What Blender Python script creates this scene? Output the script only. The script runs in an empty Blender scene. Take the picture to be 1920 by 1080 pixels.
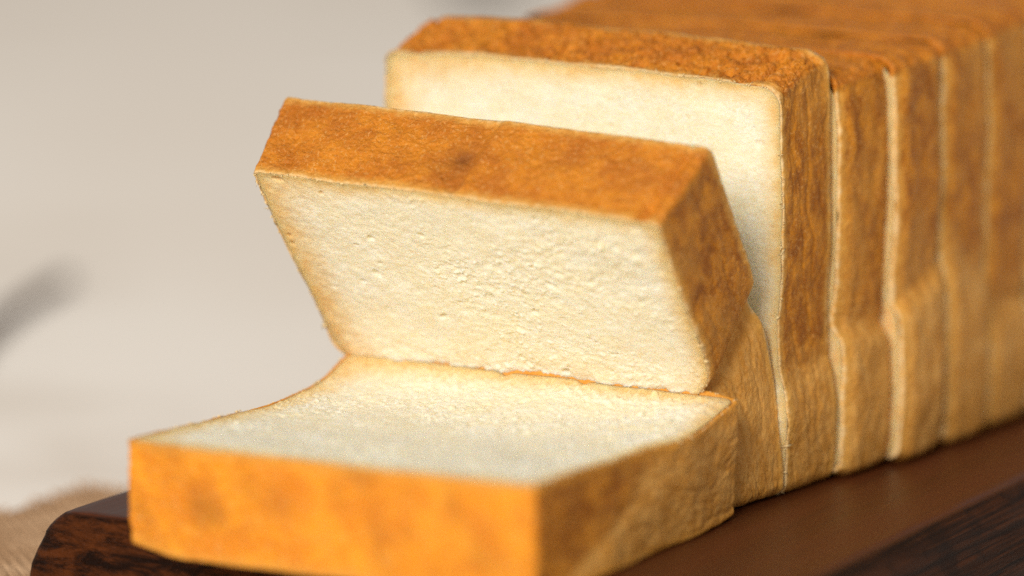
import bpy, math, random
import numpy as np

S = 0.01                      # everything below is worked out in centimetres
scene = bpy.context.scene
COL = scene.collection

# ------------------------------------------------------------------ camera
CAM_P = np.array([58.19, -112.755, 26.554])
FWD = np.array([-0.46620217, 0.86898607, -0.16588777])
cam_d = bpy.data.cameras.new("camera")
cam = bpy.data.objects.new("camera", cam_d)
COL.objects.link(cam)
from mathutils import Vector
cam.location = Vector(CAM_P * S)
cam.rotation_euler = Vector(FWD).to_track_quat('-Z', 'Y').to_euler()
cam_d.lens = 165.98
cam_d.sensor_width = 36
cam_d.clip_end = 50
cam_d.clip_start = 0.05
cam_d.dof.use_dof = True
cam_d.dof.focus_distance = 1.250
cam_d.dof.aperture_fstop = 3.4
cam_d.dof.aperture_blades = 0
scene.camera = cam

# ------------------------------------------------------------------ light
w = bpy.data.worlds.new("World")
scene.world = w
w.use_nodes = True
bg = w.node_tree.nodes['Background']
bg.inputs[0].default_value = (1.0, 0.94, 0.87, 1)
bg.inputs[1].default_value = 0.32

def area(name, az, el, dist, size, power, color, target=(0, -3, 4)):
    l = bpy.data.lights.new(name, 'AREA')
    l.shape = 'RECTANGLE'; l.size = size[0]; l.size_y = size[1]
    l.energy = power; l.color = color
    o = bpy.data.objects.new(name, l); COL.objects.link(o)
    a, e = math.radians(az), math.radians(el)
    d = Vector((math.sin(a) * math.cos(e), -math.cos(a) * math.cos(e), math.sin(e)))
    o.location = Vector(target) * S + d * dist
    o.rotation_euler = (-d).to_track_quat('-Z', 'Y').to_euler()
    return o
area("window_light", 5, 27, 8.0, (3.6, 3.0), 735, (1.0, 0.965, 0.92))

scene.view_settings.view_transform = 'Standard'
scene.view_settings.look = 'None'
scene.view_settings.exposure = 0.1
scene.view_settings.gamma = 1
scene.cycles.use_denoising = False
scene.cycles.max_bounces = 8
scene.cycles.diffuse_bounces = 4

# ------------------------------------------------------------------ noise
_rng = np.random.RandomState(7)
_perm = _rng.permutation(256); _perm = np.concatenate([_perm, _perm, _perm])
_grad = _rng.normal(size=(256, 3)); _grad /= np.linalg.norm(_grad, axis=1)[:, None]

def perlin(x, y, z):
    x, y, z = np.broadcast_arrays(np.asarray(x, float), np.asarray(y, float), np.asarray(z, float))
    xi, yi, zi = np.floor(x).astype(int), np.floor(y).astype(int), np.floor(z).astype(int)
    xf, yf, zf = x - xi, y - yi, z - zi
    xi &= 255; yi &= 255; zi &= 255
    fu, fv, fw = [t * t * t * (t * (t * 6 - 15) + 10) for t in (xf, yf, zf)]
    def g(i, j, k):
        h = _perm[_perm[_perm[(xi + i) & 255] + ((yi + j) & 255)] + ((zi + k) & 255)]
        gr = _grad[h]
        return gr[..., 0] * (xf - i) + gr[..., 1] * (yf - j) + gr[..., 2] * (zf - k)
    def lerp(a, b, t): return a + (b - a) * t
    x00 = lerp(g(0, 0, 0), g(1, 0, 0), fu); x10 = lerp(g(0, 1, 0), g(1, 1, 0), fu)
    x01 = lerp(g(0, 0, 1), g(1, 0, 1), fu); x11 = lerp(g(0, 1, 1), g(1, 1, 1), fu)
    return 1.6 * lerp(lerp(x00, x10, fv), lerp(x01, x11, fv), fw)

def fbm(x, y, z, octv=4):
    s, a, f = 0, 1.0, 1.0
    for i in range(octv):
        s = s + a * perlin(x * f + 13.7 * i, y * f + 5.1 * i, z * f + 9.3 * i); a *= 0.5; f *= 2.03
    return s

def smooth(e0, e1, x):
    t = np.clip((x - e0) / (e1 - e0), 0, 1)
    return t * t * (3 - 2 * t)

# ------------------------------------------------------------------ object helpers
def mesh_obj(name, V, F, mat, parent=None, attrs=None, shade=True):
    me = bpy.data.meshes.new(name)
    me.from_pydata((np.asarray(V) * S).tolist(), [], F if isinstance(F, list) else F.tolist())
    for k, arr in (attrs or {}).items():
        arr = np.asarray(arr, dtype=np.float32)
        if arr.shape[1] == 3:
            a = me.attributes.new(k, 'FLOAT_VECTOR', 'POINT'); a.data.foreach_set('vector', arr.ravel())
        else:
            a = me.attributes.new(k, 'FLOAT_COLOR', 'POINT'); a.data.foreach_set('color', arr.ravel())
    if shade:
        me.polygons.foreach_set('use_smooth', np.ones(len(me.polygons), dtype=bool))
    me.update()
    me.materials.append(mat)
    o = bpy.data.objects.new(name, me)
    COL.objects.link(o)
    if parent is not None: o.parent = parent
    return o

def thing(name, label, cat, loc=(0, 0, 0), group=None):
    o = bpy.data.objects.new(name, None); COL.objects.link(o)
    o.empty_display_size = 0.01
    o.location = Vector(loc) * S
    o['label'] = label; o['category'] = cat
    if group: o['group'] = group
    return o

def tag(o, label, cat, group=None):
    o['label'] = label; o['category'] = cat
    if group: o['group'] = group
    return o

# ------------------------------------------------------------------ materials
class NT:
    def __init__(s, name):
        s.m = bpy.data.materials.new(name); s.m.use_nodes = True
        s.t = s.m.node_tree; s.b = s.t.nodes['Principled BSDF']
    def n(s, typ, **kw):
        nd = s.t.nodes.new(typ)
        for k, v in kw.items(): setattr(nd, k, v)
        return nd
    def set(s, sock, v):
        if hasattr(v, 'is_output') or isinstance(v, bpy.types.NodeSocket): s.t.links.new(v, sock)
        elif isinstance(v, (tuple, list)) and len(v) == 3 and sock.type == 'RGBA': sock.default_value = (*v, 1)
        else: sock.default_value = v
    def attr(s, name): return s.n('ShaderNodeAttribute', attribute_name=name)
    def map(s, vec, scale=(1, 1, 1), rot=(0, 0, 0), loc=(0, 0, 0)):
        m = s.n('ShaderNodeMapping'); s.set(m.inputs[0], vec)
        m.inputs['Scale'].default_value = scale; m.inputs['Rotation'].default_value = rot
        m.inputs['Location'].default_value = loc
        return m.outputs[0]
    def noise(s, vec, scale, detail=4, rough=.55, dist=0):
        nd = s.n('ShaderNodeTexNoise'); s.set(nd.inputs['Vector'], vec)
        nd.inputs['Scale'].default_value = scale; nd.inputs['Detail'].default_value = detail
        nd.inputs['Roughness'].default_value = rough; nd.inputs['Distortion'].default_value = dist
        return nd.outputs[0]
    def voro(s, vec, scale, feature='F1'):
        nd = s.n('ShaderNodeTexVoronoi', feature=feature); s.set(nd.inputs['Vector'], vec)
        nd.inputs['Scale'].default_value = scale
        return nd.outputs[0]
    def ramp(s, fac, lo, hi, a=0., b=1.):
        nd = s.n('ShaderNodeMapRange', interpolation_type='SMOOTHSTEP'); s.set(nd.inputs[0], fac)
        nd.inputs[1].default_value = lo; nd.inputs[2].default_value = hi
        nd.inputs[3].default_value = a; nd.inputs[4].default_value = b
        return nd.outputs[0]
    def mix(s, fac, a, b, mode='MIX'):
        nd = s.n('ShaderNodeMix', data_type='RGBA', blend_type=mode)
        s.set(nd.inputs[0], fac); s.set(nd.inputs[6], a); s.set(nd.inputs[7], b)
        return nd.outputs[2]
    def math(s, op, a, b=0., c=0., clamp=False):
        nd = s.n('ShaderNodeMath', operation=op, use_clamp=clamp)
        s.set(nd.inputs[0], a); s.set(nd.inputs[1], b)
        if op in ('MULTIPLY_ADD',): s.set(nd.inputs[2], c)
        return nd.outputs[0]
    def sep(s, col):
        nd = s.n('ShaderNodeSeparateColor'); s.set(nd.inputs[0], col)
        return nd.outputs
    def bump(s, h, strength, dist):
        nd = s.n('ShaderNodeBump'); s.set(nd.inputs['Height'], h)
        nd.inputs['Strength'].default_value = strength; nd.inputs['Distance'].default_value = dist
        s.t.links.new(nd.outputs[0], s.b.inputs['Normal'])
    def out(s, **kw):
        for k, v in kw.items(): s.set(s.b.inputs[k.replace('_', ' ')], v)
        return s.m

def mat_crumb():
    t = NT('bread_crumb')
    r = t.attr('rest').outputs['Vector']
    z = t.sep(t.attr('zone').outputs['Color'])      # R: distance from the crust in cm / 2
    n1 = t.noise(r, 1.1, 4)
    n2 = t.noise(t.map(r, (5.5, 9, 5)), 1.0, 5, .65, .4)
    base = t.mix(t.ramp(n1, .35, .65), (0.885, 0.83, 0.665), (0.87, 0.79, 0.575))
    base = t.mix(t.ramp(n2, .42, .70, 0, .5), base, (0.82, 0.68, 0.39))
    wv = t.n('ShaderNodeVectorMath', operation='ADD'); t.set(wv.inputs[0], r)
    nv = t.n('ShaderNodeTexNoise'); t.set(nv.inputs['Vector'], r); nv.inputs['Scale'].default_value = 3.0
    sc = t.n('ShaderNodeVectorMath', operation='SCALE'); t.set(sc.inputs[0], nv.outputs['Color']); sc.inputs['Scale'].default_value = .5
    t.set(wv.inputs[1], sc.outputs[0])
    cell = t.voro(t.map(wv.outputs[0], (1, 1.5, 1)), 5.5)
    pk = t.math('MULTIPLY', t.ramp(cell, .55, .15), t.ramp(t.noise(r, .9, 3), .42, .62))
    base = t.mix(t.math('MULTIPLY', pk, .38), base, (0.77, 0.60, 0.30))
    d = t.math('ADD', z[0], t.math('MULTIPLY', t.math('SUBTRACT', t.noise(r, 2.2, 5, .65), .5), .34))
    base = t.mix(t.ramp(d, .0, .33, .85, 0), base, (0.80, 0.53, 0.20))
    base = t.mix(t.ramp(d, -.05, .12, .95, 0), base, (0.78, 0.45, 0.16))
    fine = t.noise(t.map(r, (1, 1.6, 1)), 13, 6, .7, .3)
    fib = t.noise(t.map(wv.outputs[0], (3.0, 7.5, 3.0)), 1.3, 5, .62, 1.1)
    t.bump(t.math('ADD', fine, t.math('MULTIPLY', fib, .9)), .6, .0010)
    return t.out(Base_Color=base, Roughness=.85, Specular_IOR_Level=.2,
                 Subsurface_Weight=.65, Subsurface_Radius=(1.0, .8, .55), Subsurface_Scale=.0035)

def mat_crust(name, top_a, top_b, side_a, side_b, low_a, low_b, edge_c=(0.74, 0.385, 0.075), pale=(0.80, 0.60, 0.32)):
    t = NT(name)
    r = t.attr('rest').outputs['Vector']
    z = t.sep(t.attr('zone').outputs['Color'])      # R top-ness, G lower lobe, B distance from a cut edge in cm
    burn = t.attr('zone').outputs['Alpha']
    mott = t.noise(r, .75, 5, .6, .3)
    mid = t.noise(r, 2.6, 5, .62)
    streak = t.noise(t.map(r, (2.2, 1.0, 1.8)), 1.2, 5, .62, .4)
    speck = t.noise(t.map(r, (1, 1, .7)), 13, 4, .7)
    top = t.mix(t.ramp(mott, .34, .66, .15, .85), top_a, top_b)
    top = t.mix(t.ramp(mid, .45, .7, 0, .6), top, top_a)
    side = t.mix(t.ramp(streak, .36, .64), side_a, side_b)
    side = t.mix(t.ramp(t.noise(t.map(r, (1, .7, 1), loc=(3, 1, 9)), .55, 4, .6, .6), .46, .68, 0, .75), side, low_a)
    low = t.mix(t.ramp(streak, .36, .66), low_a, low_b)
    g = t.math('ADD', z[1], t.math('MULTIPLY', t.math('SUBTRACT', mid, .5), .9))
    c = t.mix(t.ramp(g, .3, .75), side, low)
    tp = t.math('ADD', z[0], t.math('MULTIPLY', t.math('SUBTRACT', mid, .5), .5))
    c = t.mix(t.ramp(tp, .3, .75), c, top)
    # pale specks and darker pin marks in the baked skin
    c = t.mix(t.ramp(speck, .54, .66, 0, .55), c, (0.78, 0.42, 0.13))
    c = t.mix(t.ramp(t.noise(r, 7.5, 5, .7), .55, .75, 0, .5), c, side_a)
    e = t.math('ADD', z[2], t.math('MULTIPLY', t.math('SUBTRACT', t.noise(r, 3.5, 5, .65), .5), .45))
    c = t.mix(t.ramp(e, .0, .38, .8, 0), c, edge_c)
    c = t.mix(t.ramp(e, -.10, .13, .9, 0), c, pale)
    c = t.mix(burn, c, (0.20, 0.058, 0.010))
    h = t.math('ADD', t.noise(t.map(r, (1, .7, 1)), 9, 5, .65), t.math('MULTIPLY', t.voro(r, 7.0, 'SMOOTH_F1'), .5))
    hs = t.mix(z[0], (0.45, 0.45, 0.45), (1, 1, 1))
    t.bump(t.math('MULTIPLY', h, hs), .6, .0022)
    return t.out(Base_Color=c, Roughness=t.ramp(mid, .3, .7, .36, .52), Specular_IOR_Level=t.ramp(z[0], 0, 1, .18, .27),
                 Subsurface_Weight=.08, Subsurface_Radius=(1., .5, .2), Subsurface_Scale=.002)

M_CRUMB = mat_crumb()
tf = NT('crumb_fleck')
M_FLECK = tf.out(Base_Color=(0.80, 0.60, 0.30), Roughness=.9, Specular_IOR_Level=.1)
M_CRUST = mat_crust('baked_crust', (0.45, 0.126, 0.006), (0.71, 0.245, 0.011),
                    (0.33, 0.100, 0.006), (0.59, 0.222, 0.016), (0.59, 0.26, 0.040), (0.71, 0.365, 0.088))
M_CRUST_O = mat_crust('orange_crust', (0.70, 0.208, 0.006), (0.88, 0.335, 0.012),
                      (0.33, 0.100, 0.006), (0.59, 0.222, 0.016), (0.59, 0.26, 0.040), (0.71, 0.365, 0.088), (0.70, 0.31, 0.04), (0.62, 0.24, 0.03))

# ------------------------------------------------------------------ the bread slice
def square_param(t):
    """perimeter parameter 0..4 (bottom, right, top, left) -> point on the unit square outline"""
    t = np.mod(t, 4); k = np.floor(t).astype(int); f = (t - k) * 2 - 1
    a = np.select([k == 0, k == 1, k == 2, k == 3], [f, 1 + 0 * f, -f, -1 + 0 * f])
    b = np.select([k == 0, k == 1, k == 2, k == 3], [-1 + 0 * f, f, 1 + 0 * f, -f])
    return a, b

def round_sq(a, b, rt, rb):
    """push points of the square (any concentric level) onto rounded corners"""
    m = np.maximum(np.maximum(np.abs(a), np.abs(b)), 1e-9)
    x, y = a / m, b / m
    r = np.where(y > 0, np.where(x < 0, rt * .45, rt), rb)
    ax, ay = np.abs(x), np.abs(y)
    lo = np.minimum(ax, ay); on = lo > 1 - r
    ph = np.clip((lo - (1 - r)) / r, 0, 1) * (math.pi / 4)
    big, small = 1 - r + r * np.cos(ph), 1 - r + r * np.sin(ph)
    isx = ax >= ay
    nx = np.where(on, np.where(isx, big, small), ax) * np.sign(x)
    ny = np.where(on, np.where(isx, small, big), ay) * np.sign(y)
    return nx * m, ny * m

class Slice:
    H = 11.4; T = 2.95; hwr_u = 6.0; hwr_l = 6.1; hwl_u = 6.1; hwl_l = 6.0
    rt = .10; rb = .07; vc = 4.2; crease = .28; cw = .45; vslope = 0.0; vcurve = 0.0
    dome = .12; seed = 0; wr = .05; crumb_amp = 1.0; hide_edge = 0.; kw = .7; ltaper = 0.; utaper = 0.; tan = 1.0; inset = .993; round = 0.; flakes = 0; side_bulge = .12
    def __init__(s, **kw):
        for k, v in kw.items(): setattr(s, k, v)
    def crease_v(s, w): return s.vc + s.vslope * w + s.vcurve * w * w
    def hw(s, v, w, up, lo):
        vc = s.crease_v(w)
        k = smooth(-s.kw, s.kw, v - vc)
        q = np.clip((v - vc) / (s.H - vc), 0, 1); ql = np.clip(v / np.maximum(vc, .1), 0, 1)
        lo = lo - s.ltaper * ql; up = up - s.utaper * (1 - q) * (1 if up == s.hwr_u else .2)
        bul = s.side_bulge * (k * np.sin(np.pi * q) + (1 - k) * np.sin(np.pi * ql))
        return lo + (up - lo) * k + bul - s.crease * np.exp(-((v - vc) / s.cw) ** 2)
    def rest(s, a, b, w):
        a, b = round_sq(a, b, s.rt, s.rb)
        v = (b + 1) / 2 * s.H
        hr = s.hw(v, w, s.hwr_u, s.hwr_l); hl = s.hw(v, w, s.hwl_u, s.hwl_l)
        u = a * (hr + hl) / 2 + (hr - hl) / 2 * a * a
        v = v + s.dome * (1 - a * a) * smooth(0, 1, b)
        # slow irregularity of the whole outline
        k = np.maximum(np.abs(a), np.abs(b)) ** 3
        u = u + k * .09 * perlin(v * .45 + s.seed, w * .5, 3.3 + a * 2)
        v = v + k * .07 * perlin(u * .45, w * .6 + s.seed, 8.1) * smooth(-.2, .6, b)
        return u, v
    def pits(s, N, n, seed, rmin=.03, rmax=.125, up=False):
        """open pores of the crumb as a height grid (cm)"""
        rg = np.random.RandomState(seed); h = np.zeros((N + 1, N + 1)); cell = 12.0 / N
        for i in range(n):
            r = rmin + (rmax - rmin) * rg.rand() ** 2.2
            if rg.rand() < .02: r *= 1.7
            cx, cy = rg.rand(2) * N; el = 1 + .7 * rg.rand(); an = rg.rand() * 6.28
            R = int(r * el / cell) + 2
            x0, x1, y0, y1 = int(max(cx - R, 0)), int(min(cx + R + 1, N)), int(max(cy - R, 0)), int(min(cy + R + 1, N))
            if x1 <= x0 or y1 <= y0: continue
            X, Y = np.meshgrid(np.arange(x0, x1 + 1), np.arange(y0, y1 + 1))
            dx, dy = (X - cx) * cell, (Y - cy) * cell
            p = (dx * math.cos(an) + dy * math.sin(an)) / el; q = -dx * math.sin(an) + dy * math.cos(an)
            d = np.sqrt(p * p + q * q) / r
            dep = r * .55 * np.clip(1 - d * d, 0, 1) ** .7
            if up: h[y0:y1 + 1, x0:x1 + 1] = np.maximum(h[y0:y1 + 1, x0:x1 + 1], dep)
            else: h[y0:y1 + 1, x0:x1 + 1] = np.minimum(h[y0:y1 + 1, x0:x1 + 1], -dep)
        return h
    def sheet(s, N, w0, sgn, hi):
        lin = np.linspace(-1, 1, N + 1)
        A, B = np.meshgrid(lin, lin)                         # row = b
        m = np.maximum(np.abs(A), np.abs(B))
        u, v = s.rest(A * s.inset, B * s.inset, np.full_like(A, w0))
        k = s.seed * 7.3 + w0
        # pulled, flaky fibres and pores
        wx = u + .15 * perlin(u * 1.1, v * 1.1, k + 4); wy = v + .15 * perlin(u * 1.1, v * 1.1, k + 11)
        h = .055 * fbm(u * .5, v * .5, k, 3)
        if hi:
            rid = perlin(wx * 2.4, wy * 3.0, k + 20)
            rid2 = perlin(wx * 4.5, wy * 5.0, k + 30)
            patch = smooth(-.5, .6, perlin(u * .5, v * .5, k + 40) + .05 * u - .06 * (v - 6))
            h = h + s.crumb_amp * (.003 * rid * (.2 + patch) + .005 * rid2 * (.4 + .8 * patch) + .016 * fbm(wx * 4.2, wy * 4.8, k + 50, 2))
            h = h + s.crumb_amp * (s.pits(N, 5000, s.seed + 5) * (.10 + .45 * patch) + s.pits(N, 90, s.seed + 9, .03, .12) * 1.8 + s.pits(N, 3200, s.seed + 13, .022, .075, True) * (.15 + 1.0 * patch))
        else:
            h = h + .03 * fbm(u * 3, v * 4, k + 50, 3)
        edge = (1 - m) * 6.0
        h = h * smooth(-.05, .3, edge) + .014 + s.extra_crumb(u, v, edge)
        w = w0 - sgn * h                                       # + h comes out of the face
        V = np.stack([u, v, w], -1).reshape(-1, 3)
        idx = np.arange((N + 1) ** 2).reshape(N + 1, N + 1)
        Q = np.stack([idx[:-1, :-1], idx[:-1, 1:], idx[1:, 1:], idx[1:, :-1]], -1).reshape(-1, 4)
        if sgn < 0: Q = Q[:, ::-1]
        bd = np.concatenate([idx[0, :-1], idx[:-1, -1], idx[-1, ::-1][:-1], idx[::-1, 0][:-1]])
        ed_s = edge * (1 - .55 * smooth(-.2, -1, A)) * (1 - .45 * smooth(-.5, -1, B)) * s.tan 
        zone = np.stack([(ed_s / 2).ravel(), 0 * edge.ravel(), 0 * edge.ravel(), 1 + 0 * edge.ravel()], -1)
        return V, Q, bd, zone
    def extra_crumb(s, u, v, edge): return 0
    def extra_crust(s, u, v, w, nu, nv): return 0, 0
    def deform(s, P): return P
    def build(s, root, N=300, NB=60, P=460, K=34, crust=None, flip=False):
        nb = NB; k = N // nb
        V1, Q1, b1, z1 = s.sheet(N, .02, 1, True)
        V2, Q2, b2, z2 = s.sheet(nb, s.T - .02, -1, False)
        o = len(V1); b2 = b2 + o; F = Q1.tolist() + (Q2 + o).tolist(); nB = len(b2)
        # the sides of the crumb stay well inside the crust
        lin = np.linspace(-1, 1, nb + 1); AA, BB = np.meshgrid(lin, lin); ii = np.arange((nb + 1) ** 2).reshape(nb + 1, nb + 1)
        bi = np.concatenate([ii[0, :-1], ii[:-1, -1], ii[-1, ::-1][:-1], ii[::-1, 0][:-1]])
        ab, bb = AA.ravel()[bi], BB.ravel()[bi]; loops = []; o2 = o + len(V2); ex = []
        for q, wq in enumerate((.40, s.T - .40)):
            uu, vv = s.rest(ab * .92, bb * .92, np.full(nB, wq))
            ex.append(np.stack([uu, vv, np.full(nB, wq)], -1)); loops.append(o2 + q * nB + np.arange(nB))
        for j in range(nB):
            j1 = (j + 1) % nB
            F.append([int(loops[1][j]), int(loops[1][j1]), int(loops[0][j1]), int(loops[0][j])])
            F.append([int(b2[j]), int(b2[j1]), int(loops[1][j1]), int(loops[1][j])])
        for j in range(nB):
            c0, c1 = int(loops[0][j]), int(loops[0][(j + 1) % nB])
            for i in range(k):
                F.append([c0, int(b1[(j * k + i + 1) % len(b1)]), int(b1[j * k + i])])
            F.append([c0, c1, int(b1[((j + 1) * k) % len(b1)])])
        if flip: F = [f[::-1] for f in F]
        V = np.concatenate([V1, V2] + ex); Z = np.concatenate([z1, z2, np.tile([.1, 0, 0, 1.], (2 * nB, 1))])
        base = np.array(root.location) / S
        mesh_obj('crumb', s.deform(V) - base, F, M_CRUMB, root, {'rest': V + s.seed * 17.0, 'zone': Z})
        # crust: a band round the slice that turns in a little over both cut faces
        t = np.linspace(0, 4, P, endpoint=False)
        a, b = square_param(t)
        jag = perlin(t * 11, s.seed, .5) * .010 + perlin(t * 40, s.seed, 7.5) * .009
        ws = list(.07 + (s.T - .14) * np.linspace(0, 1, K))
        prof = [(.978, .06, 1), (.989, .014, .8), (.995, .004, 0), (.999, .02, 0)] + [(1.0, x, 0) for x in ws] + \
               [(.999, s.T - .02, 0), (.995, s.T - .004, 0), (.989, s.T - .014, .8), (.978, s.T - .06, 1)]
        if s.flakes:
            rg = np.random.RandomState(s.seed + 40); FV, FF = [], []
            for i in range(s.flakes):
                tt = np.array([rg.rand() * 4]); fa, fb = square_param(tt)
                mm = 1.0 - .012 * rg.rand() ** 2; fu, fv = s.rest(fa * mm, fb * mm, np.zeros(1))
                r0 = .018 + .035 * rg.rand() ** 3; ln = 1 + 1.8 * rg.rand()
                R = rg.normal(size=(3, 3)); R /= np.linalg.norm(R, axis=1)[:, None]
                o8 = np.array([[ln, 0, 0], [-ln, 0, 0], [0, 1, 0], [0, -1, 0], [0, 0, .7], [0, 0, -.7]]) * (1 + .4 * rg.normal(size=(6, 1)))
                n0 = 6 * i
                FV.append(np.array([fu[0], fv[0], .0]) + (o8 @ R) * r0)
                FF += [[n0 + p for p in f3] for f3 in ((0, 2, 4), (2, 1, 4), (1, 3, 4), (3, 0, 4), (2, 0, 5), (1, 2, 5), (3, 1, 5), (0, 3, 5))]
            FV = np.concatenate(FV)
            fz = np.tile([.09, 0, 0, 1.], (len(FV), 1))
            fo = mesh_obj('crumb_fleck', s.deform(FV) - base, FF, M_FLECK, root, {'rest': FV + s.seed * 17.0, 'zone': fz})
            fo['kind'] = 'stuff'
        # outward normal from the middle loop
        um, vm = s.rest(a, b, np.full(P, s.T / 2))
        du = np.roll(um, -1) - np.roll(um, 1); dv = np.roll(vm, -1) - np.roll(vm, 1)
        L = np.hypot(du, dv) + 1e-9; nu, nv = dv / L, -du / L
        rows, zs = [], []
        q = s.seed * 5.7
        cutw = (.09 if s.round else .05) * perlin(t * 9, q, 2.2) + .03 * perlin(t * 31, q, 4.4)     # the knife's wobble
        for (m, x, j) in prof:
            mm = m + j * jag
            u, v = s.rest(a * mm, b * mm, np.full(P, x))
            inside = smooth(0, .25, min(x, s.T - x) + 0 * t)
            topn = smooth(.3, .8, nv) * smooth(s.H - 1.6, s.H - .9, v); siden = smooth(.3, .8, np.abs(nu))
            d = .035 * fbm(u * .8, v * .8, x * .8 + q, 3)
            # top: skin drawn up in slanting wrinkles; sides: lengthways creases and dimples
            wrk = np.abs(perlin((u - x * .25) * 2.9 + .7 * perlin(u * 1.2, v, x * 1.2 + q), x * .9 + u * .2, x * .5 + q))
            wrk2 = np.abs(perlin((u - x * .2) * 6.5 + .5 * perlin(u * 2, v, x * 2 + q), x * 2.2, q + 5))
            d = d - topn * s.wr * (smooth(.30, 0, wrk) * (.3 + .9 * smooth(-.3, .4, perlin(u * .6, x * .6, q + 2))) + .55 * smooth(.35, 0, wrk2) - .35) * smooth(.03, .45, min(x, s.T - x))
            crs = np.abs(perlin(x * 1.5 + .5 * perlin(v * .8, x, q), v * .38, q + 9 + np.sign(nu)))
            d = d - siden * .035 * smooth(.16, 0, crs)
            d = d + .020 * fbm(u * 4, v * 3.2, x * 4 + q, 3)
            ed, burn = s.extra_crust(u, v, x + 0 * u, nu, nv)
            d = (d + ed) * (.35 + .65 * inside) - s.round * (1 - topn) * (1 - smooth(0, .55, min(x, s.T - x) + .02 * np.sign(perlin(t * 7, q, 1.)))) 
            u = u + nu * d; v = v + nv * d
            wv = np.full(P, x) + cutw * (1 - inside) * (1 if x < s.T / 2 else -1) * .5
            rows.append(np.stack([u, v, wv], -1))
            low = smooth(2.2, -1.8, v - s.crease_v(x)) * (1 - topn)
            zs.append(np.stack([topn, low, np.full(P, min(x, s.T - x)) + s.hide_edge * topn, np.clip(burn + 0 * u, 0, 1)], -1))
        R = len(rows)
        V = np.concatenate(rows); Z = np.concatenate(zs)
        idx = np.arange(R * P).reshape(R, P); nx = np.roll(idx, -1, 1)
        Q = np.stack([idx[:-1], nx[:-1], nx[1:], idx[1:]], -1).reshape(-1, 4)
        Q = Q[:, ::-1]
        if flip: Q = Q[:, ::-1]
        mesh_obj('crust', s.deform(V) - base, Q, crust or M_CRUST, root, {'rest': V + s.seed * 17.0, 'zone': Z})

GROUP = 'slices of the white loaf'
# ---- A: the slice lying flat, its top crust towards the camera
class FlatSlice(Slice):
    def deform(s, P):
        u, v, w = P[:, 0], P[:, 1], P[:, 2]
        y = -3.02 - v * (11.15 / s.H)
        q = -3.02 - y                                    # distance from the rear edge
        zt = 2.72 + (.62 - .022 * u) * np.exp(-(q / 1.35) ** 1.5) + .22 * smooth(4, 11, q)
        for x0 in (-.8, 1.55, -4.1):
            zt = zt - .10 * np.exp(-((u - x0) / .16) ** 2) * smooth(.55, 0, q)
        zt = zt + .05 * perlin(u * .5, v * .5, 31.) + .12 * smooth(.12, .05, v) * smooth(5.9, 4.9, np.abs(u)) * (1 + .5 * perlin(u * 1.5, 0, 3.))
        zb = .04 + .28 * smooth(-4.0, -6.2, u) * smooth(7, 11, q) + .06 * np.exp(-(q / 1.2) ** 2)
        return np.stack([u, y, zt - w / s.T * (zt - zb)], -1)
    def extra_crust(s, u, v, w, nu, nv):
        top = smooth(.3, .8, nv) * smooth(s.H - 1.6, s.H - .9, v)
        b = .12 * smooth(.1, .7, fbm(u * .9, w * .9, 5.5, 3))
        for (u0, w0, su, sw, k) in ((-3.4, 1.6, .55, .5, .42), (-2.2, .9, .25, .6, .22), (-1.3, 1.2, .5, .45, .25), (1.6, 1.9, .35, .9, .28), (3.7, .7, .3, .6, .25),
                                    (1.2, .25, .5, .25, .2), (-4.4, .2, .3, .4, .25), (.4, .8, .25, .5, .18), (4.6, 1.9, .5, .7, .2), (-5.3, 2.0, .25, .9, .2)):
            b = b + k * np.exp(-((u - u0 - .25 * (w - w0)) / su) ** 2 - ((w - w0) / sw) ** 2)
        dent = -.05 * np.exp(-((u - 1.7 + .2 * w) / .2) ** 2) - .04 * np.exp(-((u + 2.3 - .3 * w) / .2) ** 2)
        return top * dent, top * np.clip(b, 0, .6)
A = FlatSlice(seed=1, crumb_amp=1.7, flakes=320, H=11.2, T=3.0, inset=.980, kw=2.2, hwr_u=5.92, hwr_l=6.1, hwl_u=5.75, hwl_l=5.7, vc=4.7, vslope=.3, vcurve=.52,
              crease=.03, cw=.5, rt=.05, rb=.05, dome=.05, wr=.02, side_bulge=.0)
ra = thing('bread_slice', 'thick slice of white bread lying flat at the front with its orange crust facing out', 'bread slice', (0, -8.6, 0), GROUP)
A.build(ra, 360, 60, P=900, K=50, crust=M_CRUST_O, flip=True)

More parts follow.
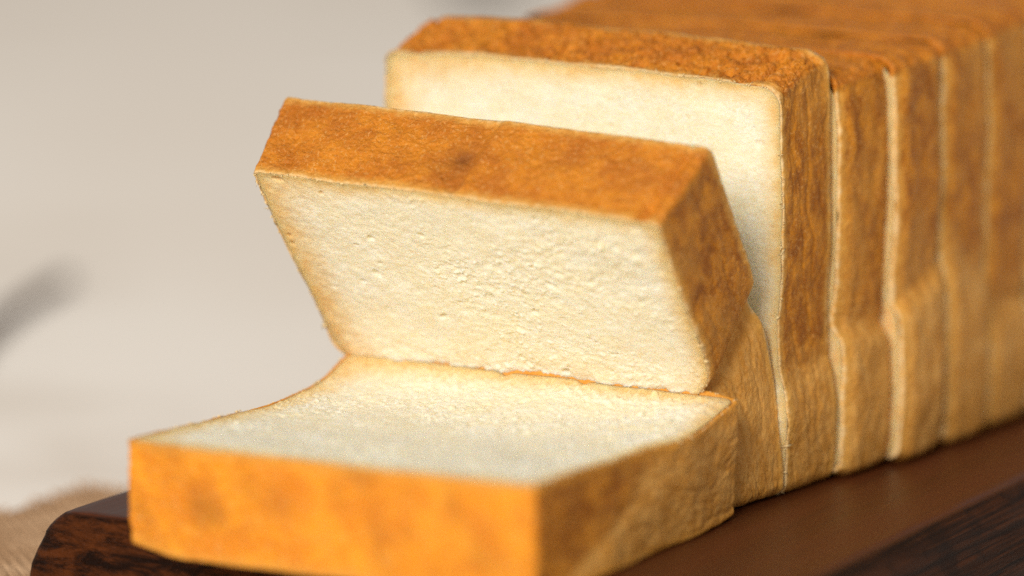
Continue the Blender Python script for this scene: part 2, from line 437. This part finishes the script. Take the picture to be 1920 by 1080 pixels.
# ---- B: the slice folded forward over its crease, lower half upright behind A
class BentSlice(Slice):
    def deform(s, P):
        u, v, w = P[:, 0], P[:, 1], P[:, 2]
        vs = np.linspace(-.5, s.H + .8, 400)
        th = np.radians(35.5) * smooth(.6, 5.0, vs)
        dv = vs[1] - vs[0]
        y = np.concatenate([[0], np.cumsum(-np.sin(th[:-1]) * dv)]); z = np.concatenate([[0], np.cumsum(np.cos(th[:-1]) * dv)]) - .5
        Y = np.interp(v, vs, y); Z = np.interp(v, vs, z); T = np.interp(v, vs, th)
        k = smooth(2.5, 9.5, v); w = w * (.87 + .13 * smooth(0, 4, v))
        global BINFO; BINFO = (np.interp([0, 3.3, s.H], vs, y), np.interp([0, 3.3, s.H], vs, z)); print('BINFO', BINFO)
        Z = Z - .046 * u * k; X = u * (1 + .022 * w) - .36 * k - .18
        return np.stack([X, -2.68 + Y + np.cos(T) * w, .03 + Z + np.sin(T) * w], -1)
    def extra_crumb(s, u, v, edge):
        torn = smooth(4.6, 3.2, v) * smooth(1.8, 2.8, v)
        return torn * (.06 * fbm(u * 1.6, v * 1.2, 77., 4))
    def extra_crust(s, u, v, w, nu, nv):
        top = smooth(.3, .8, nv) * smooth(s.H - 1.6, s.H - .9, v)
        g = np.exp(-(((u + .35) / .55) ** 2 + ((w - 1.35) / .8) ** 2))
        ridge = np.exp(-((u - .28 - .05 * w) / .16) ** 2) * .05
        dent = smooth(.32, -.05, u - .05 * w) * smooth(-1.4, 0.1, u) * .09
        line = -.05 * np.exp(-((u + 4.9 + .2 * w) / .08) ** 2)
        fold = -.22 * np.exp(-((u - 5.45 - .02 * w) / .16) ** 2)
        pit = np.exp(-(((u + .28) / .28) ** 2 + ((w - 1.5) / .3) ** 2))
        return top * (ridge - dent - .08 * pit + line + fold), top * np.clip(.30 * g + .55 * pit, 0, .8)
B = BentSlice(seed=2, flakes=420, H=9.72, T=2.95, hwr_u=6.02, hwr_l=5.87, hwl_u=5.97, hwl_l=6.1, vc=3.2, vslope=.30, crease=.26, cw=.35, utaper=.45, ltaper=.5, tan=.8,
              rt=.05, rb=.08, dome=.05, wr=.03, crumb_amp=1.15, side_bulge=.05)
rb = thing('bread_slice', 'thick slice of white bread folded forward above the flat slice, half showing', 'bread slice', (0, -1.5, 0), GROUP)
B.build(rb, 420, 60, P=900, K=60)

# ---- the upright slices of the loaf, front to back
class UprightSlice(Slice):
    def extra_crust(s, u, v, w, nu, nv):
        if s.seed != 3: return 0, 0
        top = smooth(.3, .8, nv) * smooth(s.H - 1.6, s.H - .9, v)
        g1 = -.20 * np.exp(-((u - 4.45 - .36 * w) / .13) ** 2)          # slanting fold at the right shoulder
        g2 = -.22 * np.exp(-((u + 5.35 + .12 * w) / .16) ** 2) * smooth(1.6, .4, w)
        g3 = .12 * smooth(4.6, 5.4, u - .36 * w)
        return top * (g1 + g2 + g3), 0
    x0 = 0.; y0 = 0.; skew = 0.; tilt = 0.; turn = 0.; rise = 0.; roll = 0.
    def deform(s, P):
        u, v, w = P[:, 0], P[:, 1], P[:, 2]
        return np.stack([s.x0 + u + s.skew * w, s.y0 + w + s.tilt * v + s.turn * u, v * (1 + .004 * (s.y0 + w)) + .03 + (v / s.H) ** 4 * (s.rise * smooth(0, s.T, w) - s.roll * u)], -1)
labels = ['upright slice of white bread standing directly behind the folded slice, broad pale crumb face showing',
          'second upright bread slice, right behind the one with the broad pale face',
          'third upright bread slice from the front, its side crease level with the second one',
          'fourth upright bread slice from the front, blurred light brown side',
          'fifth upright bread slice from the front, blurred near the right edge',
          'last blurred bread slice at the far end of the loaf']
ups = [
    dict(y0=0.0, T=2.58, hwr_u=5.74, hwr_l=6.02, hwl_u=6.3, skew=.10, rise=.55, kw=1.6, roll=.03, H=11.2, vc=3.4),
    dict(y0=2.62, T=2.6, hwr_u=6.3, hwr_l=6.55, hwl_u=6.1, skew=.12, turn=.012, tilt=.006, H=10.95, vc=4.25, vslope=-.12, rise=.1),
    dict(y0=5.25, T=2.68, hwr_u=6.95, hwr_l=7.2, hwl_u=6.1, skew=.06, turn=-.014, vc=4.5, vslope=.3, H=11.1),
    dict(y0=7.95, T=2.73, hwr_u=7.15, hwr_l=7.35, hwl_u=6.2, skew=.06, vc=5.4, vslope=-.3, kw=1.5),
    dict(y0=10.7, T=2.78, hwr_u=7.35, hwr_l=7.5, vc=3.4, kw=1.5, hwl_u=6.2, skew=.04, H=11.3),
    dict(y0=13.5, T=3.4, hwr_u=7.5, hwr_l=7.7, hwl_u=6.3, skew=.0, H=11.3)]
for i, (kw, lb) in enumerate(zip(ups, labels)):
    kw = dict(dict(vc=4.1 + .1 * (i % 3), crease=(.1, .17, .12, .06, .12, .1)[i] if i else .04, cw=.28, hide_edge=1. if i else 0., tan=.2 if i else .8, wr=.10 if i else .17, seed=3 + i, crumb_amp=.6, flakes=0 if i else 320, round=.16 if i else 0., inset=.965 if i else .993, rt=.10, rb=.06, H=11.5 if i == 0 else 11.2), **kw)
    s = UprightSlice(**kw)
    r = thing('bread_slice', lb, 'bread slice', (s.x0, s.y0 + s.T / 2, 0), GROUP)
    if i == 0: s.build(r, 300, 60, P=900, K=60)
    else: s.build(r, 150, 50, P=400, K=26)

# ------------------------------------------------------------------ cutting board
def mat_board():
    t = NT('dark_stained_wood')
    tc = t.n('ShaderNodeTexCoord').outputs['Object']
    z = t.sep(t.attr('zone').outputs['Color'])      # R: cut ends and sides
    warp = t.noise(tc, 9, 2)
    g1 = t.noise(t.map(tc, (260, 9, 260)), 1, 5, .65, .5)
    g2 = t.noise(t.map(tc, (55, 3, 55)), 1, 4, .6, 1.2)
    top = t.mix(t.ramp(g2, .35, .65), (0.056, 0.0130, 0.0028), (0.085, 0.0205, 0.0046))
    top = t.mix(t.ramp(g1, .5, .75, 0, .5), top, (0.040, 0.011, 0.005))
    rough = t.noise(t.map(tc, (800, 12, 800)), 1, 6, .7, .6)
    blot = t.noise(t.map(tc, (60, 60, 90)), 1, 5, .6, .8)
    sd = t.mix(t.ramp(rough, .36, .70), (0.009, 0.0032, 0.0014), (0.075, 0.021, 0.0052))
    sd = t.mix(t.ramp(blot, .45, .7, 0, .7), sd, (0.010, 0.004, 0.002))
    en = t.mix(t.ramp(t.noise(t.map(tc, (70, 70, 260)), 1, 6, .68, .35), .38, .66), (0.010, 0.0034, 0.0014), (0.085, 0.022, 0.0045))
    c = t.mix(z[0], top, sd)
    c = t.mix(z[1], c, en)
    h = t.math('ADD', t.math('MULTIPLY', g1, .12), t.math('MULTIPLY', t.math('MULTIPLY', rough, t.math('MAXIMUM', z[0], z[1])), 1.5))
    t.bump(h, .5, .0016)
    return t.out(Base_Color=c, Roughness=t.ramp(g2, .3, .7, .33, .46), Specular_IOR_Level=t.ramp(z[0], 0, 1, .26, .06))

def build_board():
    x0, x1, y0, y1 = -10.05, 10.6, -10.6, 34.0
    prof = [(0, -.35, -.35), (0, -.06, -.05), (-.03, .0, .0), (-.10, .16, .05), (-.28, .40, .12), (-.48, .58, .18), (-.60, .66, .20), (-.66, .69, .20), (-.72, .72, .21), (-1.1, .93, .32),
            (-1.5, 1.08, .42), (-1.9, 1.14, .46), (-2.15, 1.10, .44), (-2.3, .95, .36)]
    def loop(ox, oy, z, n=6, per=60):
        r = .35 + max(0, min(ox, oy)) * .6
        X0, X1, Y0, Y1 = x0 - ox, x1 + ox, y0 - oy, y1 + oy
        pts = []
        for (cx, cy, a0) in ((X1 - r, Y0 + r, -90), (X1 - r, Y1 - r, 0), (X0 + r, Y1 - r, 90), (X0 + r, Y0 + r, 180)):
            for i in range(n + 1):
                a = math.radians(a0 + 90 * i / n); pts.append((cx + r * math.cos(a), cy + r * math.sin(a)))
        out = []
        for i in range(len(pts)):
            p, q = pts[i], pts[(i + 1) % len(pts)]
            m = per if math.hypot(q[0] - p[0], q[1] - p[1]) > 3 else 1
            for j in range(m):
                f = j / m; out.append((p[0] + (q[0] - p[0]) * f, p[1] + (q[1] - p[1]) * f, z))
        return np.array(out)
    rows, zz = [], []
    for (z, ox, oy) in prof:
        L = loop(ox, oy, z)
        n1 = fbm(L[:, 0] * .8, L[:, 1] * .5, L[:, 2] * 2, 3)
        if z < -.02:
            c = L[:, :2] - [.4, 11.]; c /= np.linalg.norm(c, axis=1)[:, None]
            L[:, :2] += c * (n1 * .035)[:, None]
            L[:, 2] += .02 * n1
        fr = (L[:, 1] < y0 + .3) | (L[:, 1] > y1 - .3)
        sk = 1.0 if z < -.03 else 0.
        rows.append(L); zz.append(np.stack([np.full(len(L), sk), sk * fr, 0 * n1, 1 + 0 * n1], -1))
    n = len(rows[0]); R = len(rows)
    V = np.concatenate(rows); Z = np.concatenate(zz)
    idx = np.arange(R * n).reshape(R, n); nx = np.roll(idx, -1, 1)
    F = np.stack([idx[:-1], idx[1:], nx[1:], nx[:-1]], -1).reshape(-1, 4).tolist()
    F.append(idx[0].tolist()); F.append(idx[-1][::-1].tolist())
    o = mesh_obj('cutting_board', V, F, mat_board(), None, {'zone': Z}, shade=True)
    tag(o, 'thick dark brown wooden cutting board under the sliced loaf', 'cutting board')
build_board()

# ------------------------------------------------------------------ table, burlap, things far behind
ZT = -2.42
def mat_cloth():
    t = NT('pale_tabletop')
    tc = t.n('ShaderNodeTexCoord').outputs['Object']
    a = t.noise(tc, 3.1, 3, .5); b = t.noise(t.map(tc, (1, 1, 1)), 120, 4, .6)
    c = t.mix(t.ramp(a, .35, .65), (0.86, 0.785, 0.695), (0.91, 0.85, 0.77))
    c = t.mix(t.ramp(t.noise(tc, 5.5, 3, .5), .5, .75, 0, .8), c, (0.66, 0.575, 0.48))
    t.bump(b, .2, .0005)
    return t.out(Base_Color=c, Roughness=.85, Specular_IOR_Level=.15)
n = 160
gx = np.linspace(-400, 300, n); gy = np.linspace(-250, 700, n)
GX, GY = np.meshgrid(gx, gy)
GZ = ZT - .10 + 0 * GX
idx = np.arange(n * n).reshape(n, n)
Q = np.stack([idx[:-1, :-1], idx[:-1, 1:], idx[1:, 1:], idx[1:, :-1]], -1).reshape(-1, 4)
tb = mesh_obj('tabletop', np.stack([GX, GY, GZ], -1).reshape(-1, 3), Q, mat_cloth())
tb['kind'] = 'structure'

def mat_burlap():
    t = NT('burlap_jute')
    tc = t.n('ShaderNodeTexCoord').outputs['Object']
    a = t.noise(tc, 60, 4); b = t.noise(tc, 700, 3)
    c = t.mix(t.ramp(a, .35, .65), (0.36, 0.215, 0.115), (0.50, 0.325, 0.19))
    c = t.mix(t.ramp(b, .45, .7, 0, .5), c, (0.24, 0.125, 0.055))
    t.bump(b, .5, .0006)
    return t.out(Base_Color=c, Roughness=.9, Specular_IOR_Level=.1)
def build_burlap():
    pit = .22; rg = np.random.RandomState(3)
    xs = np.arange(-31, -6, pit); ys = np.arange(-18, 1.6, pit)
    V, F = [], []; off = 0
    def strand(P, side, r):
        nonlocal off
        k = len(P)
        rings = [P - side * r, P - side * r * .6 + [0, 0, r * .55], P + [0, 0, r * .8], P + side * r * .6 + [0, 0, r * .55], P + side * r]
        V.append(np.concatenate(rings))
        i = np.arange(k - 1)
        for q in range(4):
            F.append(np.stack([off + q * k + i, off + q * k + i + 1, off + (q + 1) * k + i + 1, off + (q + 1) * k + i], -1))
        off += 5 * k
    def far(x): return -2.75 if x < -17.3 else .9
    for i, x in enumerate(xs):
        yend = far(x) + rg.normal(0, .25)
        y = np.arange(-18, yend, pit / 2); ph = np.pi * (y / pit) + np.pi * i
        X = x + .03 * perlin(y * .8, x * 3, 1.) + rg.normal(0, .012)
        lift = smooth(yend - 1.4, yend, y) * .0
        Z = ZT + .05 + .08 * np.cos(ph) + .06 * perlin(x * .3, y * .3, 4.) + lift
        strand(np.stack([X, y, Z], -1), np.array([1., 0, 0]), .082 + .02 * rg.rand())
    for j, y0 in enumerate(ys):
        xa = (-31 if y0 < -2.75 else -17.3) + rg.normal(0, .25)
        x = np.arange(xa, -6, pit / 2); ph = np.pi * ((x + 31) / pit) + np.pi * j + np.pi
        Y = y0 + .03 * perlin(x * .8, y0 * 3, 7.) + rg.normal(0, .012)
        Z = ZT + .05 + .08 * np.cos(ph) + .06 * perlin(x * .3, y0 * .3, 4.)
        strand(np.stack([x, Y, Z], -1), np.array([0., -1., 0]), .082 + .02 * rg.rand())
    root = thing('burlap_mat', 'coarse brown woven burlap mat under the left end of the cutting board', 'mat', (-18, -8, ZT))
    o = mesh_obj('thread', np.concatenate(V) - [-18, -8, ZT], np.concatenate(F), mat_burlap(), root)
    o['kind'] = 'stuff'
build_burlap()

def tube(path, rad, nseg=16):
    P = np.array(path, float); R = np.array(rad, float); V = []
    T = np.gradient(P, axis=0); T /= np.linalg.norm(T, axis=1)[:, None]
    for p, t, r in zip(P, T, R):
        s1 = np.cross(t, [0, 0, 1]); s1 /= np.linalg.norm(s1); s2 = np.cross(s1, t)
        for k in range(nseg):
            a = 2 * math.pi * k / nseg; V.append(p + s1 * r * math.cos(a) + s2 * r * math.sin(a) * .8)
    F = []
    n = len(P)
    for i in range(n - 1):
        for k in range(nseg):
            F.append([i * nseg + k, i * nseg + (k + 1) % nseg, (i + 1) * nseg + (k + 1) % nseg, (i + 1) * nseg + k])
    F.append(list(range(nseg))[::-1]); F.append([(n - 1) * nseg + k for k in range(nseg)])
    return np.array(V), F
def mat_simple(name, ca, cb, scale, rough):
    t = NT(name); tc = t.n('ShaderNodeTexCoord').outputs['Object']
    c = t.mix(t.ramp(t.noise(tc, scale, 4), .35, .65), ca, cb)
    return t.out(Base_Color=c, Roughness=rough)
p0, p1 = np.array([-38.7, 33.0, ZT + .15]), np.array([-29.6, 12.0, ZT + .2])
f = np.linspace(0, 1, 24)
path = p0 + (p1 - p0) * f[:, None] + np.stack([-.9 * np.sin(f * 3.1), 0 * f, 0 * f], -1)
rad = .33 * np.sqrt(np.clip(1 - (1 - np.clip(f / .05, 0, 1)) ** 2, 0.02, 1)) * (.75 + .35 * f)
Vt, Ft = tube(path, rad)
o = mesh_obj('wooden_stick', Vt, Ft, mat_simple('dark_stick_wood', (0.045, 0.016, 0.006), (0.085, 0.032, 0.011), 60, .6))
tag(o, 'dark brown stick lying blurred on the pale tabletop at the left', 'stick')
# small dark grey dish at the very top of the frame
prof = [(0, 0), (1.3, 0), (1.45, .12), (2.0, .9), (2.5, 2.0), (2.6, 2.6), (2.48, 2.6), (2.3, 2.0), (1.8, 1.0), (1.2, .35), (0, .3)]
V, F = [], []; ns = 28
for (r, z) in prof:
    for k in range(ns):
        a = 2 * math.pi * k / ns; V.append((r * math.cos(a), r * math.sin(a), z))
for i in range(len(prof) - 1):
    for k in range(ns):
        F.append([i * ns + k, i * ns + (k + 1) % ns, (i + 1) * ns + (k + 1) % ns, (i + 1) * ns + k])
o = mesh_obj('small_bowl', np.array(V), F, mat_simple('grey_glaze', (0.10, 0.095, 0.09), (0.14, 0.13, 0.12), 40, .5))
o.location = Vector((-72.2, 126.5, ZT - .1)) * S
tag(o, 'small dark grey bowl far back, its foot just entering the top of the picture', 'bowl')
